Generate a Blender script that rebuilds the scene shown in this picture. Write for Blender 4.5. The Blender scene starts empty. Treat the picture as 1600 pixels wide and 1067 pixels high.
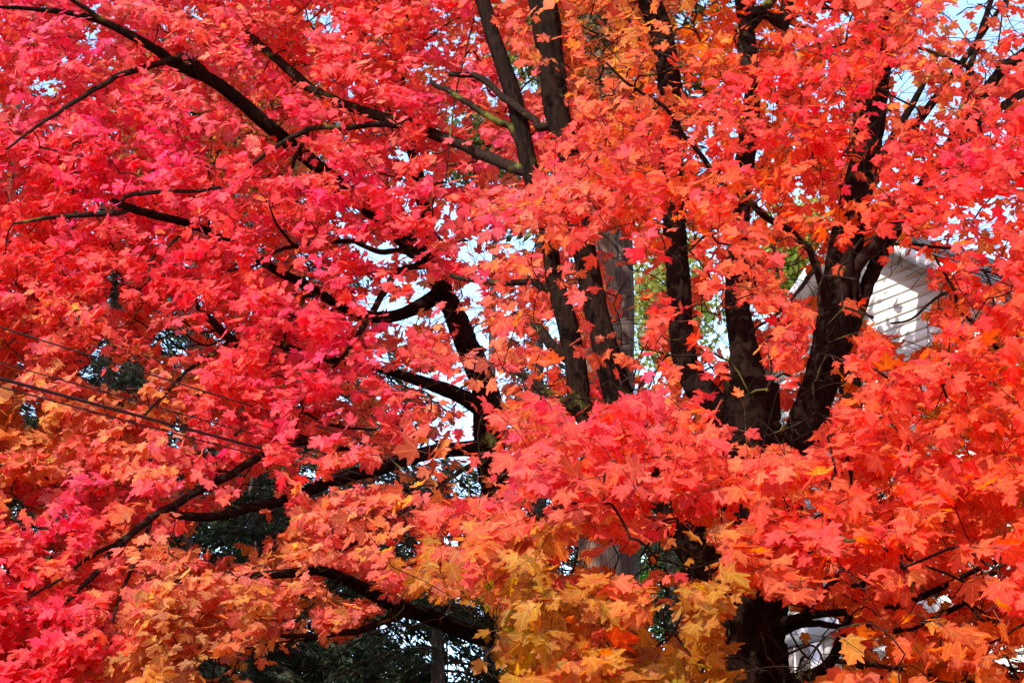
import bpy, math, random
import numpy as np
from mathutils import Matrix, Vector

# ------------------------------------------------------------------ camera, sky, sun, exposure
SC = bpy.context.scene
COL = SC.collection
F = 3200.0                      # focal length in pixels of the 1600 px wide photograph
PITCH = math.radians(19.0)
CAM = np.array([0.0, 0.0, 1.6])
cam_data = bpy.data.cameras.new('camera')
cam_data.sensor_width = 36.0
cam_data.lens = F / 1600.0 * 36.0
cam_data.clip_end = 2000.0
cam_data.clip_start = 0.1
cam = bpy.data.objects.new('camera', cam_data)
COL.objects.link(cam)
cam.location = CAM
cam.rotation_euler = (math.pi / 2 + PITCH, 0, 0)
SC.camera = cam

SUN_EL = math.radians(44.0)
SUN_AZ = math.radians(214.0)    # direction TO the sun, clockwise from +Y (left of and a little behind the camera)
TO_SUN = np.array([math.sin(SUN_AZ) * math.cos(SUN_EL), math.cos(SUN_AZ) * math.cos(SUN_EL), math.sin(SUN_EL)])
world = bpy.data.worlds.new('World')
SC.world = world
world.use_nodes = True
wn = world.node_tree.nodes
sky_tex = wn.new('ShaderNodeTexSky')
sky_tex.sky_type = 'NISHITA'
sky_tex.sun_disc = False
sky_tex.sun_elevation = SUN_EL
sky_tex.sun_rotation = SUN_AZ
sky_tex.air_density = 1.0
sky_tex.dust_density = 0.4
bg = wn['Background']
bg.inputs[1].default_value = 0.15
world.node_tree.links.new(sky_tex.outputs[0], bg.inputs[0])
sun_data = bpy.data.lights.new('sun', 'SUN')
sun_data.energy = 2.1
sun_data.angle = math.radians(0.5)
sun_data.color = (1.0, 0.955, 0.88)
sun = bpy.data.objects.new('sun', sun_data)
COL.objects.link(sun)
sun.rotation_euler = Vector(TO_SUN).to_track_quat('Z', 'Y').to_euler()
SC.view_settings.view_transform = 'Standard'
SC.view_settings.look = 'None'
SC.view_settings.gamma = 1.0
SC.view_settings.use_curve_mapping = False
SC.view_settings.exposure = 1.8
SC.cycles.use_denoising = True
SC.cycles.max_bounces = 10
SC.cycles.diffuse_bounces = 7
SC.cycles.transmission_bounces = 8

rng = np.random.default_rng(11)
random.seed(11)
UPV = np.array([0, 0, 1.0])
C_F = np.array([0, math.cos(PITCH), math.sin(PITCH)])
C_U = np.array([0, -math.sin(PITCH), math.cos(PITCH)])
C_R = np.array([1.0, 0, 0])

def at(x, y, Y):
    """the point at ground distance Y in the direction of photo pixel (x, y); arrays allowed"""
    x = np.asarray(x, float); y = np.asarray(y, float); Y = np.asarray(Y, float)
    d = C_F + ((x - 800) / F)[..., None] * C_R + ((533.5 - y) / F)[..., None] * C_U
    return CAM + d * (Y / d[..., 1])[..., None]

def project(P):
    q = P - CAM
    f = q @ C_F
    return 800 + F * (q @ C_R) / f, 533.5 - F * (q @ C_U) / f, f

def unit(v):
    return v / np.maximum(np.linalg.norm(v, axis=-1, keepdims=True), 1e-9)

def lin(c):
    c = np.asarray(c, float) / 255.0
    return np.where(c <= 0.04045, c / 12.92, ((c + 0.055) / 1.055) ** 2.4)

# ------------------------------------------------------------------ materials
def mat(name):
    m = bpy.data.materials.new(name)
    m.use_nodes = True
    nt = m.node_tree
    return m, nt, nt.nodes['Principled BSDF'], nt.nodes['Material Output']

def ramp(nt, stops, src, mode='LINEAR'):
    r = nt.nodes.new('ShaderNodeValToRGB')
    r.color_ramp.interpolation = mode
    els = r.color_ramp.elements
    while len(els) < len(stops):
        els.new(0.5)
    for e, (p, c) in zip(els, stops):
        e.position = p
        e.color = (c[0], c[1], c[2], 1)
    nt.links.new(src, r.inputs[0])
    return r

def noise(nt, scale, detail=4, rough=0.55, mapping=None):
    n = nt.nodes.new('ShaderNodeTexNoise')
    n.inputs['Scale'].default_value = scale
    n.inputs['Detail'].default_value = detail
    n.inputs['Roughness'].default_value = rough
    tc = nt.nodes.new('ShaderNodeTexCoord')
    if mapping:
        mp = nt.nodes.new('ShaderNodeMapping')
        mp.inputs['Scale'].default_value = mapping
        nt.links.new(tc.outputs['Object'], mp.inputs[0])
        nt.links.new(mp.outputs[0], n.inputs[0])
    else:
        nt.links.new(tc.outputs['Object'], n.inputs[0])
    return n

def bark_material(name, dark, light, moss, moss_amount, stretch=(14, 14, 2.6), bump=0.9):
    m, nt, p, out = mat(name)
    n1 = noise(nt, 2.2, 8, 0.65, stretch)
    r = ramp(nt, [(0.3, dark), (0.72, light)], n1.outputs[0])
    n2 = noise(nt, 3.5, 5, 0.6)
    mask = ramp(nt, [(1.0 - moss_amount, (0, 0, 0)), (min(1.0, 1.12 - moss_amount), (1, 1, 1))], n2.outputs[0])
    mix = nt.nodes.new('ShaderNodeMix'); mix.data_type = 'RGBA'
    nt.links.new(mask.outputs[0], mix.inputs[0])
    nt.links.new(r.outputs[0], mix.inputs[6])
    mix.inputs[7].default_value = (*moss, 1)
    nt.links.new(mix.outputs[2], p.inputs['Base Color'])
    p.inputs['Roughness'].default_value = 0.92
    p.inputs['Specular IOR Level'].default_value = 0.04
    b = nt.nodes.new('ShaderNodeBump')
    b.inputs['Strength'].default_value = bump
    b.inputs['Distance'].default_value = 0.03
    nt.links.new(n1.outputs[0], b.inputs['Height'])
    nt.links.new(b.outputs[0], p.inputs['Normal'])
    return m

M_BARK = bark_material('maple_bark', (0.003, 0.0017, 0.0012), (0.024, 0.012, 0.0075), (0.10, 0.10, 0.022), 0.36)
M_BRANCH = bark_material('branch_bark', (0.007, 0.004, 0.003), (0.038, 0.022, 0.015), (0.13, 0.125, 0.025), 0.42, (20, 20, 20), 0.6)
M_CEDAR = bark_material('cedar_bark', (0.10, 0.055, 0.038), (0.34, 0.22, 0.16), (0.12, 0.11, 0.05), 0.2, (22, 22, 1.2))
M_GREYBARK = bark_material('grey_bark', (0.04, 0.03, 0.026), (0.15, 0.115, 0.095), (0.12, 0.12, 0.05), 0.3, (18, 18, 2))

def leaf_material(name, per_object, translucency=0.65, gloss=0.2, rough=0.5, veins=False):
    m, nt, p, out = mat(name)
    L = nt.links.new
    a = nt.nodes.new('ShaderNodeAttribute')
    a.attribute_name = 'tint' if per_object else 'col'
    src = a.outputs['Color']
    if per_object:
        oi = nt.nodes.new('ShaderNodeObjectInfo')
        mx = nt.nodes.new('ShaderNodeMix'); mx.data_type = 'RGBA'; mx.blend_type = 'MULTIPLY'
        mx.inputs[0].default_value = 1.0
        L(oi.outputs['Color'], mx.inputs[6]); L(src, mx.inputs[7])
        src = mx.outputs[2]
    if veins:
        uv = nt.nodes.new('ShaderNodeAttribute'); uv.attribute_name = 'blade'
        sep = nt.nodes.new('ShaderNodeSeparateXYZ'); L(uv.outputs['Vector'], sep.inputs[0])
        def mth(op, a, b=None):
            q = nt.nodes.new('ShaderNodeMath'); q.operation = op
            for i_, v_ in enumerate((a, b)):
                if v_ is None: continue
                if isinstance(v_, (int, float)): q.inputs[i_].default_value = v_
                else: L(v_, q.inputs[i_])
            return q.outputs[0]
        xa = mth('ABSOLUTE', sep.outputs[0]); yy = sep.outputs[1]
        side = mth('ABSOLUTE', mth('SUBTRACT', mth('MULTIPLY', xa, 0.61), mth('MULTIPLY', mth('SUBTRACT', yy, 0.02), 0.79)))
        low = mth('ABSOLUTE', mth('SUBTRACT', mth('MULTIPLY', xa, 0.99), mth('MULTIPLY', mth('SUBTRACT', yy, 0.0), -3.0)))
        dist = mth('MINIMUM', xa, mth('MINIMUM', side, low))
        vr = ramp(nt, [(0.012, (1.22, 1.55, 1.35)), (0.05, (1.0, 1.0, 1.0))], dist)
        nz = noise(nt, 7.0 if per_object else 70.0, 3, 0.6)
        mot = ramp(nt, [(0.28, (0.62, 0.55, 0.55)), (0.42, (0.95, 0.92, 0.95)), (0.75, (1.1, 1.2, 1.15))], nz.outputs[0])
        for extra in (vr, mot):
            mx = nt.nodes.new('ShaderNodeMix'); mx.data_type = 'RGBA'; mx.blend_type = 'MULTIPLY'; mx.inputs[0].default_value = 1.0
            L(src, mx.inputs[6]); L(extra.outputs[0], mx.inputs[7]); src = mx.outputs[2]
    L(src, p.inputs['Base Color'])
    p.inputs['Roughness'].default_value = rough
    p.inputs['Specular IOR Level'].default_value = gloss
    tr = nt.nodes.new('ShaderNodeBsdfTranslucent')
    g = nt.nodes.new('ShaderNodeHueSaturation')
    g.inputs['Saturation'].default_value = 1.05
    g.inputs['Value'].default_value = 1.25
    L(src, g.inputs['Color']); L(g.outputs[0], tr.inputs['Color'])
    ms = nt.nodes.new('ShaderNodeMixShader')
    ms.inputs[0].default_value = translucency
    L(p.outputs[0], ms.inputs[1]); L(tr.outputs[0], ms.inputs[2])
    L(ms.outputs[0], out.inputs['Surface'])
    return m

M_LEAF = leaf_material('maple_leaf', False, veins=True)
M_LEAF_ONE = leaf_material('maple_leaf_single', True, veins=True)
M_SMALL_LEAF = leaf_material('small_leaf', False)
M_NEEDLE = leaf_material('conifer_needles', False, 0.12, 0.2, 0.6)

def plain(name, c, rough=0.6, spec=0.4, var=0.15, scale=6.0, bump=0.0):
    m, nt, p, out = mat(name)
    n = noise(nt, scale, 5)
    c = np.array(c)
    r = ramp(nt, [(0.3, c * (1 - var)), (0.7, np.minimum(c * (1 + var), 0.95))], n.outputs[0])
    nt.links.new(r.outputs[0], p.inputs['Base Color'])
    p.inputs['Roughness'].default_value = rough
    p.inputs['Specular IOR Level'].default_value = spec
    if bump:
        b = nt.nodes.new('ShaderNodeBump'); b.inputs['Strength'].default_value = bump; b.inputs['Distance'].default_value = 0.02
        nt.links.new(n.outputs[0], b.inputs['Height']); nt.links.new(b.outputs[0], p.inputs['Normal'])
    return m

M_SIDING = plain('white_siding', (0.74, 0.70, 0.64), 0.55, 0.3, 0.06, 2.5)
M_TRIM = plain('white_trim', (0.80, 0.79, 0.78), 0.45, 0.4, 0.04, 3.0)
M_ROOF = plain('grey_shingle', (0.12, 0.12, 0.13), 0.9, 0.2, 0.35, 9.0, 0.4)
M_PANE = plain('blind_behind_glass', (0.34, 0.27, 0.23), 0.35, 0.3, 0.06, 1.2)
M_REVEAL = plain('dark_reveal', (0.10, 0.07, 0.06), 0.6, 0.3, 0.1, 3)  # dark backing colour stands in for the shade in the reveals round the panes
M_DARKPANE = plain('dark_glass', (0.03, 0.035, 0.04), 0.05, 0.6, 0.1, 1.0)
M_STALK = plain('leaf_stalk', (0.16, 0.035, 0.02), 0.6, 0.3, 0.2, 8)
M_CABLE = plain('black_cable', (0.025, 0.02, 0.02), 0.6, 0.3, 0.2, 8)
M_POLE = plain('weathered_pole', (0.14, 0.10, 0.08), 0.9, 0.2, 0.3, 5, 0.4)
M_METAL = plain('grey_metal', (0.3, 0.3, 0.31), 0.4, 0.5, 0.1, 5)
M_GROUND = plain('leaf_littered_grass', (0.10, 0.085, 0.035), 0.95, 0.1, 0.5, 1.5, 0.5)

# ------------------------------------------------------------------ mesh helpers
def link(name, me, m, parent=None):
    o = bpy.data.objects.new(name, me)
    COL.objects.link(o)
    if m and not me.materials:
        me.materials.append(m)
    if parent:
        o.parent = parent
    return o

def mesh_np(name, V, faces_flat, nper, smooth=True, attr=None, attr_name='col', blade=None):
    """mesh with faces of nper corners from numpy arrays"""
    me = bpy.data.meshes.new(name)
    V = np.asarray(V, np.float32); Fa = np.asarray(faces_flat, np.int32).ravel()
    nf = len(Fa) // nper
    me.vertices.add(len(V)); me.vertices.foreach_set('co', V.ravel())
    me.loops.add(len(Fa)); me.loops.foreach_set('vertex_index', Fa)
    me.polygons.add(nf)
    me.polygons.foreach_set('loop_start', np.arange(0, len(Fa), nper, dtype=np.int32))
    me.polygons.foreach_set('loop_total', np.full(nf, nper, np.int32))
    if smooth:
        me.polygons.foreach_set('use_smooth', np.ones(nf, bool))
    if attr is not None:
        a = me.attributes.new(attr_name, 'FLOAT_COLOR', 'POINT')
        c = np.ones((len(V), 4), np.float32); c[:, :3] = attr
        a.data.foreach_set('color', c.ravel())
    if blade is not None:
        a = me.attributes.new('blade', 'FLOAT_VECTOR', 'POINT')
        a.data.foreach_set('vector', np.asarray(blade, np.float32).ravel())
    me.update(calc_edges=True)
    return me

def box_mesh(name, lo, hi, frame=None, bevel=0):
    x0, y0, z0 = lo; x1, y1, z1 = hi
    V = np.array([[x0, y0, z0], [x1, y0, z0], [x1, y1, z0], [x0, y1, z0], [x0, y0, z1], [x1, y0, z1], [x1, y1, z1], [x0, y1, z1]], float)
    if frame is not None:
        V = frame(V)
    Q = [[0, 3, 2, 1], [4, 5, 6, 7], [0, 1, 5, 4], [1, 2, 6, 5], [2, 3, 7, 6], [3, 0, 4, 7]]
    return mesh_np(name, V, Q, 4, smooth=False)

def catmull(P, per=6):
    P = np.asarray(P, float)
    if len(P) < 3:
        t = np.linspace(0, 1, per + 1)[:, None]
        return P[0] * (1 - t) + P[-1] * t
    Q = np.vstack([2 * P[0] - P[1], P, 2 * P[-1] - P[-2]])
    out = []
    for i in range(1, len(Q) - 2):
        p0, p1, p2, p3 = Q[i - 1], Q[i], Q[i + 1], Q[i + 2]
        for t in np.arange(per) / per:
            out.append(0.5 * ((2 * p1) + (-p0 + p2) * t + (2 * p0 - 5 * p1 + 4 * p2 - p3) * t * t + (-p0 + 3 * p1 - 3 * p2 + p3) * t ** 3))
    out.append(P[-1])
    return np.array(out)

def tube_arrays(P, R, sides=8, rough=0.0, cap=True):
    """rings along the polyline P with radii R; returns verts and quads (caps close with one degenerate-free point)"""
    P = np.asarray(P, float); n = len(P)
    T = np.gradient(P, axis=0); T = unit(T)
    ref = np.array([0.31, 0.87, 0.38])
    A = unit(np.cross(T, ref)); B = np.cross(T, A)
    ang = np.linspace(0, 2 * np.pi, sides, endpoint=False)
    rr = np.asarray(R, float)[:, None] * np.ones(sides)
    if rough:
        base = rng.normal(0, 1, (n, sides))
        base = (base + np.roll(base, 1, 1)) * 0.5
        base[1:] = base[1:] * 0.6 + base[:-1] * 0.4
        rr = rr * (1 + rough * base)
    V = P[:, None] + rr[..., None] * (np.cos(ang)[None, :, None] * A[:, None] + np.sin(ang)[None, :, None] * B[:, None])
    V = V.reshape(-1, 3)
    i = np.arange(n - 1)[:, None] * sides; j = np.arange(sides)[None]; k = (j + 1) % sides
    Q = np.stack([i + j, i + k, i + sides + k, i + sides + j], -1).reshape(-1, 4)
    return V, Q

def tube_mesh(name, P, R, sides=10, rough=0.06, furrow=False):
    P = np.asarray(P, float); R = np.asarray(R, float)
    if furrow:                                      # plates and cracks of old maple bark as relief
        n0 = len(P); n1 = max(n0, int(np.linalg.norm(np.diff(P, axis=0), axis=1).sum() / 0.045))
        tq = np.linspace(0, n0 - 1, n1)
        P = np.column_stack([np.interp(tq, np.arange(n0), P[:, i]) for i in range(3)])
        k_ = np.ones(9) / 9
        P[4:-4] = np.column_stack([np.convolve(P[:, i], k_, 'valid') for i in range(3)])
        R = np.interp(tq, np.arange(n0), R)
        sides = 36
    V, Q = tube_arrays(P, R, sides, 0 if furrow else rough)
    if furrow:
        n1 = len(P)
        h = rng.normal(0, 1, (n1 + 12, sides))
        h = sum(h[i:i + n1] for i in range(12)) / 3.4                  # long cracks along the stem
        h += 0.5 * rng.normal(0, 1, (n1, sides))
        low = rng.normal(0, 1, (n1 + 40, sides)); low = sum(low[i:i + n1] for i in range(40)) / 6.3
        low = sum(np.roll(low, i, 1) for i in range(9)) / 3
        V = V.reshape(n1, sides, 3)
        V = P[:, None] + (V - P[:, None]) * (1 + 0.085 * np.clip(h, -2, 1.2) + 0.05 * low)[..., None]
        V = V.reshape(-1, 3)
    me = bpy.data.meshes.new(name)
    n = len(P)
    faces = Q.tolist() + [list(range(sides))[::-1], [(n - 1) * sides + s for s in range(sides)]]
    me.from_pydata(V.tolist(), [], faces)
    me.polygons.foreach_set('use_smooth', np.ones(len(faces), bool))
    me.update()
    return me

def thing(name, label, cat, loc, group=None):
    o = bpy.data.objects.new(name, None)
    COL.objects.link(o)
    o.empty_display_size = 0.3
    o.location = loc
    o['label'] = label; o['category'] = cat
    if group:
        o['group'] = group
    return o

# ------------------------------------------------------------------ ground
def ground_z(x, y):
    t = np.clip((np.asarray(y, float) - 6) / 22.0, 0, 1)
    return 1.6 * t * t * (3 - 2 * t)

gx = np.concatenate([np.linspace(-900, -40, 14), np.linspace(-36, 36, 37), np.linspace(40, 900, 14)])
gy = np.concatenate([np.linspace(-300, -10, 8), np.linspace(-6, 60, 45), np.linspace(70, 1500, 20)])
GX, GY = np.meshgrid(gx, gy)
GZ = ground_z(GX, GY) + 0.04 * np.sin(GX * 0.9) * np.sin(GY * 0.7) * (np.abs(GX) < 40)
nx = len(gx)
gi = (np.arange(len(gy) - 1)[:, None] * nx + np.arange(nx - 1)[None])
gq = np.stack([gi, gi + 1, gi + nx + 1, gi + nx], -1).reshape(-1, 4)
g = link('ground', mesh_np('ground', np.stack([GX, GY, GZ], -1).reshape(-1, 3), gq, 4), M_GROUND)
g['kind'] = 'structure'

# ------------------------------------------------------------------ white house behind the maples
HA = math.radians(55)
HU = np.array([math.cos(HA), -math.sin(HA), 0.0])        # along the gable wall, right end nearer
HN = np.array([-math.sin(HA), -math.cos(HA), 0.0])       # out of the gable wall, towards the camera
PEAK = at(1345, 362, 22.0)
HW = 2.05
HH = 0.725 * HW
PEAK_Z = PEAK[2]
EAVE_Z = PEAK_Z - HH
H0 = np.array([PEAK[0], PEAK[1], 0.0])
HG = float(ground_z(H0[0], H0[1]))

def wall_hit(x, y):
    """(s, z) on the gable wall for a pixel"""
    d = C_F + (x - 800) / F * C_R + (533.5 - y) / F * C_U
    t = ((H0 - CAM) @ HN) / (d @ HN)
    p = CAM + d * t
    return float((p - H0) @ HU), float(p[2])

house = thing('house', 'white clapboard house with a steep gable behind the maples at right', 'house', (H0[0], H0[1], HG))
HB = np.array([H0[0], H0[1], HG])
def hframe(V):        # (s, out, z) -> local coordinates of the house
    return V[:, :1] * HU + V[:, 1:2] * HN + V[:, 2:3] * UPV - np.array([0, 0, HG])

DEPTH = 7.5
prof = [(-HW, HG - 0.3), (HW, HG - 0.3), (HW, EAVE_Z), (0, PEAK_Z), (-HW, EAVE_Z)]
V = np.array([(s, -0.0, z) for s, z in prof] + [(s, -DEPTH, z) for s, z in prof], float)
me = bpy.data.meshes.new('wall')
me.from_pydata(hframe(V).tolist(), [], [[0, 1, 2, 3, 4], [9, 8, 7, 6, 5]] + [[i, i + 5, (i + 1) % 5 + 5, (i + 1) % 5] for i in range(5)])
link('wall', me, M_SIDING, house)
# clapboards on the gable wall
EXPO = 0.125
z = HG + 0.4
while z < PEAK_Z - 0.1:
    def half(zz):
        return HW - 0.01 if zz < EAVE_Z else max((PEAK_Z - zz) / HH * HW - 0.01, 0.02)
    a0, a1 = half(z), half(z + EXPO)
    V = np.array([(-a0, 0.003, z), (a0, 0.003, z), (a0, 0.022, z), (-a0, 0.022, z),
                  (-a1, 0.003, z + EXPO), (a1, 0.003, z + EXPO), (a1, 0.009, z + EXPO), (-a1, 0.009, z + EXPO)])
    me = mesh_np('clapboard', hframe(V), [[0, 3, 2, 1], [4, 5, 6, 7], [0, 1, 5, 4], [1, 2, 6, 5], [2, 3, 7, 6], [3, 0, 4, 7]], 4, smooth=False)
    link('clapboard', me, M_SIDING, house)
    z += EXPO
# corner boards
for s in (-1, 1):
    link('corner_board', box_mesh('corner_board', (s * HW - 0.06, 0.003, HG), (s * HW + 0.06, 0.034, EAVE_Z - 0.02), hframe), M_TRIM, house)
# roof: two slabs with an overhang, rake boards on the gable, shingle courses on top
OV = 0.28
for s in (-1, 1):
    sl = math.hypot(HW, HH); k = 1 + 0.22 / sl
    e = np.array([s * HW * k, PEAK_Z - HH * k])
    nrm = np.array([s * HH, HW]) / sl
    r = [(0, PEAK_Z + 0.012), (e[0], e[1] + 0.012)]
    up = [(0, PEAK_Z + 0.15), (e[0] + nrm[0] * 0.12, e[1] + nrm[1] * 0.12)]
    pts = [r[0], r[1], up[1], up[0]]
    V = np.array([(a, OV, b) for a, b in pts] + [(a, -DEPTH - OV, b) for a, b in pts])
    me = bpy.data.meshes.new('roof')
    me.from_pydata(hframe(V).tolist(), [], [[0, 1, 2, 3], [7, 6, 5, 4]] + [[i, i + 4, (i + 1) % 4 + 4, (i + 1) % 4] for i in range(4)])
    rf = link('roof', me, M_ROOF, house)
    so = [(s * 0.01, PEAK_Z - 0.012), (e[0], e[1] - 0.003), (e[0], e[1] + 0.009), (s * 0.01, PEAK_Z + 0.006)]
    V = np.array([(a, o_, b) for o_ in (0.03, OV) for a, b in so])
    link('soffit', mesh_np('soffit', hframe(V), [[0, 1, 2, 3], [7, 6, 5, 4], [0, 4, 5, 1], [1, 5, 6, 2], [2, 6, 7, 3], [3, 7, 4, 0]], 4, smooth=False), M_TRIM, rf)
    V = np.array([(a, o_, b) for o_ in (OV + 0.003, OV + 0.03) for a, b in [(0, PEAK_Z - 0.03), (e[0], e[1] - 0.03), (e[0] + nrm[0] * 0.11, e[1] + nrm[1] * 0.11), (0, PEAK_Z + 0.14)]])
    me = mesh_np('rake_board', hframe(V), [[0, 1, 2, 3], [7, 6, 5, 4], [0, 4, 5, 1], [1, 5, 6, 2], [2, 6, 7, 3], [3, 7, 4, 0]], 4, smooth=False)
    link('rake_board', me, M_TRIM, rf)
    for c in range(14):
        t0, t1 = c / 14, (c + 1.15) / 14
        q = [np.array(up[0]) * (1 - t) + np.array(up[1]) * t for t in (t0, min(t1, 1.02))]
        V = np.array([(q[0][0], OV, q[0][1] + 0.004), (q[1][0], OV, q[1][1] + 0.02), (q[1][0], -DEPTH - OV, q[1][1] + 0.02), (q[0][0], -DEPTH - OV, q[0][1] + 0.004),
                      (q[0][0], OV, q[0][1] + 0.008), (q[1][0], OV, q[1][1] + 0.03), (q[1][0], -DEPTH - OV, q[1][1] + 0.03), (q[0][0], -DEPTH - OV, q[0][1] + 0.008)])
        link('shingle_course', mesh_np('shingle_course', hframe(V), [[0, 3, 2, 1], [4, 5, 6, 7], [0, 1, 5, 4], [1, 2, 6, 5], [2, 3, 7, 6], [3, 0, 4, 7]], 4, smooth=False), M_ROOF, rf)

def house_window(px0, px1, py0, py1, pane_m, muntin=True):
    s0, _ = wall_hit(px0, (py0 + py1) / 2); s1, _ = wall_hit(px1, (py0 + py1) / 2)
    zt = wall_hit((px0 + px1) / 2, py0)[1]; zb = zt - 1.15
    w = link('window', box_mesh('window', (s0 - 0.02, 0.034, zb - 0.02), (s1 + 0.02, 0.04, zt + 0.02), hframe), M_REVEAL, house)
    half = (s0 + s1) / 2; midz = zt - 0.33
    cells = [(s0, half - 0.012, midz + 0.012, zt), (half + 0.012, s1, midz + 0.012, zt), (s0, half - 0.012, zb, midz - 0.012), (half + 0.012, s1, zb, midz - 0.012)]
    for a, b, c, d in cells:
        link('pane', box_mesh('pane', (a, 0.042, c), (b, 0.05, d), hframe), pane_m, w)
    link('muntin', box_mesh('muntin', (half - 0.011, 0.042, zb), (half + 0.011, 0.062, zt), hframe), M_TRIM, w)
    for a, b in ((s0, half - 0.012), (half + 0.012, s1)):
        link('muntin', box_mesh('muntin', (a, 0.042, midz - 0.011), (b, 0.058, midz + 0.011), hframe), M_TRIM, w)
    for a in (s0 - 0.17, s1 + 0.003):
        link('casing', box_mesh('casing', (a, 0.034, zb - 0.05), (a + 0.167, 0.075, zt), hframe), M_TRIM, w)
    link('head_board', box_mesh('head_board', (-HW + 0.07, 0.034, zt + 0.022), (HW - 0.07, 0.082, zt + 0.24), hframe), M_TRIM, w)
    link('sill', box_mesh('sill', (s0 - 0.22, 0.034, zb - 0.12), (s1 + 0.22, 0.13, zb - 0.053), hframe), M_TRIM, w)
house_window(1222, 1274, 1012, 1055, M_PANE)

# side wing at right: lower block with its own window
s_w0, s_w1 = HW + 0.02, HW + 4.2
zt = wall_hit(1540, 930)[1]
link('wing_wall', box_mesh('wing_wall', (s_w0, -5.0, HG - 0.3), (s_w1, -0.9, zt), hframe), M_SIDING, house)
z = HG + 0.4
while z < zt - 0.1:
    V = np.array([(s_w0 + .02, -0.897, z), (s_w1, -0.897, z), (s_w1, -0.876, z), (s_w0 + .02, -0.876, z), (s_w0 + .02, -0.897, z + EXPO), (s_w1, -0.897, z + EXPO), (s_w1, -0.891, z + EXPO), (s_w0 + .02, -0.891, z + EXPO)])
    link('clapboard', mesh_np('clapboard', hframe(V), [[0, 3, 2, 1], [4, 5, 6, 7], [0, 1, 5, 4], [1, 2, 6, 5], [2, 3, 7, 6], [3, 0, 4, 7]], 4, smooth=False), M_SIDING, house)
    z += EXPO
link('wing_roof', box_mesh('wing_roof', (s_w0, -5.3, zt + 0.003), (s_w1 + 0.3, -0.6, zt + 0.2), hframe), M_ROOF, house)
w = link('window', box_mesh('window', (HW + 0.5, -0.873, zt - 1.7), (HW + 1.5, -0.84, zt - 0.35), hframe), M_TRIM, house)
for a in (0.58, 1.03):
    for b in (-1.62, -1.0):
        link('pane', box_mesh('pane', (HW + a, -0.838, zt + b), (HW + a + 0.39, -0.83, zt + b + 0.56), hframe), M_DARKPANE, w)

# ------------------------------------------------------------------ overhead cables with the pole they come from
def cable(xa, ya, xb, yb, width, label):
    sl = (yb - ya) / (xb - xa)
    x0, x1 = -420, 1197
    p0 = at(x0, ya + sl * (x0 - xa), 9.0); p1 = at(x1, ya + sl * (x1 - xa), 21.9)
    t = np.linspace(0, 1, 40)[:, None]
    P = p0 * (1 - t) + p1 * t
    P[:, 2] -= (0.10 * 4 * t * (1 - t))[:, 0] * 0.5
    R = np.full(40, width * 12.5 / F / 2)
    o = link('overhead_cable', tube_mesh('overhead_cable', P, R, 7, 0), M_CABLE)
    o['label'] = label; o['category'] = 'cable'; o['group'] = 'overhead cables crossing the left half'
    return p0, p1
ends = [cable(0, 505, 240, 578, 2.6, 'uppermost thin black overhead cable, crossing the pink leaves at left'),
        cable(0, 560, 385, 665, 2.0, 'faint thin overhead cable running just above the thick one at left'),
        cable(0, 585, 375, 682, 5.0, 'thickest black overhead cable sloping down across the orange leaves'),
        cable(0, 598, 300, 675, 2.4, 'lowest thin overhead cable running just under the thick one')]
pp = np.mean([e[0] for e in ends], 0)
pole = thing('utility_pole', 'weathered wooden utility pole carrying the overhead cables, left of the view', 'pole', (pp[0] - 0.25, pp[1], 0))
pl = np.array(pole.location)
link('pole', tube_mesh('pole', np.array([[0, 0, -0.5], [0, 0, 3], [0, 0, pp[2] + 1.4]]), [0.15, 0.13, 0.11], 12, 0.02), M_POLE, pole)
for p0, _ in ends:
    q = p0 - pl
    link('insulator', tube_mesh('insulator', np.array([[0.05, 0, q[2]], [q[0] * 0.6, q[1] * 0.6, q[2]], [q[0] + 0.01, q[1], q[2]]]), [0.02, 0.03, 0.025], 8, 0), M_METAL, pole)

# ------------------------------------------------------------------ maple leaves
half = [(0.15, -0.05), (0.38, -0.03), (0.33, 0.12), (0.44, 0.19), (0.58, 0.33), (0.65, 0.53), (0.45, 0.49), (0.26, 0.46), (0.29, 0.61), (0.35, 0.74), (0.16, 0.79)]
outline = [(0.0, 0.03)] + half + [(0.0, 1.02)] + [(-x, y) for x, y in half[::-1]]
LV0 = np.array([(0.0, 0.32)] + outline)
NLV = len(LV0)
LT = np.array([[0, 1 + i, 1 + (i + 1) % (NLV - 1)] for i in range(NLV - 1)])
def lod(keep):                                      # vertex indices of a simpler outline: centre, base, kept half points, tip, mirror
    nh = len(half)
    idx = [0, 1] + [2 + i for i in keep] + [2 + nh] + [3 + nh + (nh - 1 - i) for i in keep[::-1]]
    m_ = len(idx)
    return np.array(idx), np.array([[0, 1 + i, 1 + (i + 1) % (m_ - 1)] for i in range(m_ - 1)])
LODS = [(np.arange(NLV), LT), lod([1, 2, 4, 5, 7, 9]), lod([1, 5, 9])]
TEMPL = []
for k in range(10):
    x, y = LV0[:, 0], LV0[:, 1]
    fold, droop, wing = rng.uniform(0.05, 0.38), rng.uniform(-0.05, 0.45), rng.uniform(-0.1, 0.5)
    zz = fold * np.abs(x) - droop * (y - 0.3) ** 2 * np.sign(y - 0.1) - wing * x * x + rng.normal(0, 0.022, NLV)
    xy = LV0 * (1 + rng.normal(0, 0.035, (NLV, 1))) * np.array([rng.uniform(0.88, 1.08), 1.0])
    tint = 1 + rng.normal(0, 0.10, (NLV, 1)) * np.ones((1, 3)) + np.array([[0.0, 0.0, 0.0]])
    tint[0] = (1.08, 1.35, 1.1)
    tint[1] = (1.05, 1.3, 1.1)
    TEMPL.append((np.column_stack([xy - np.array([0, 0.03]), zz]), np.clip(tint, 0.6, 1.5)))
TEMPL_MESH = []
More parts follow.
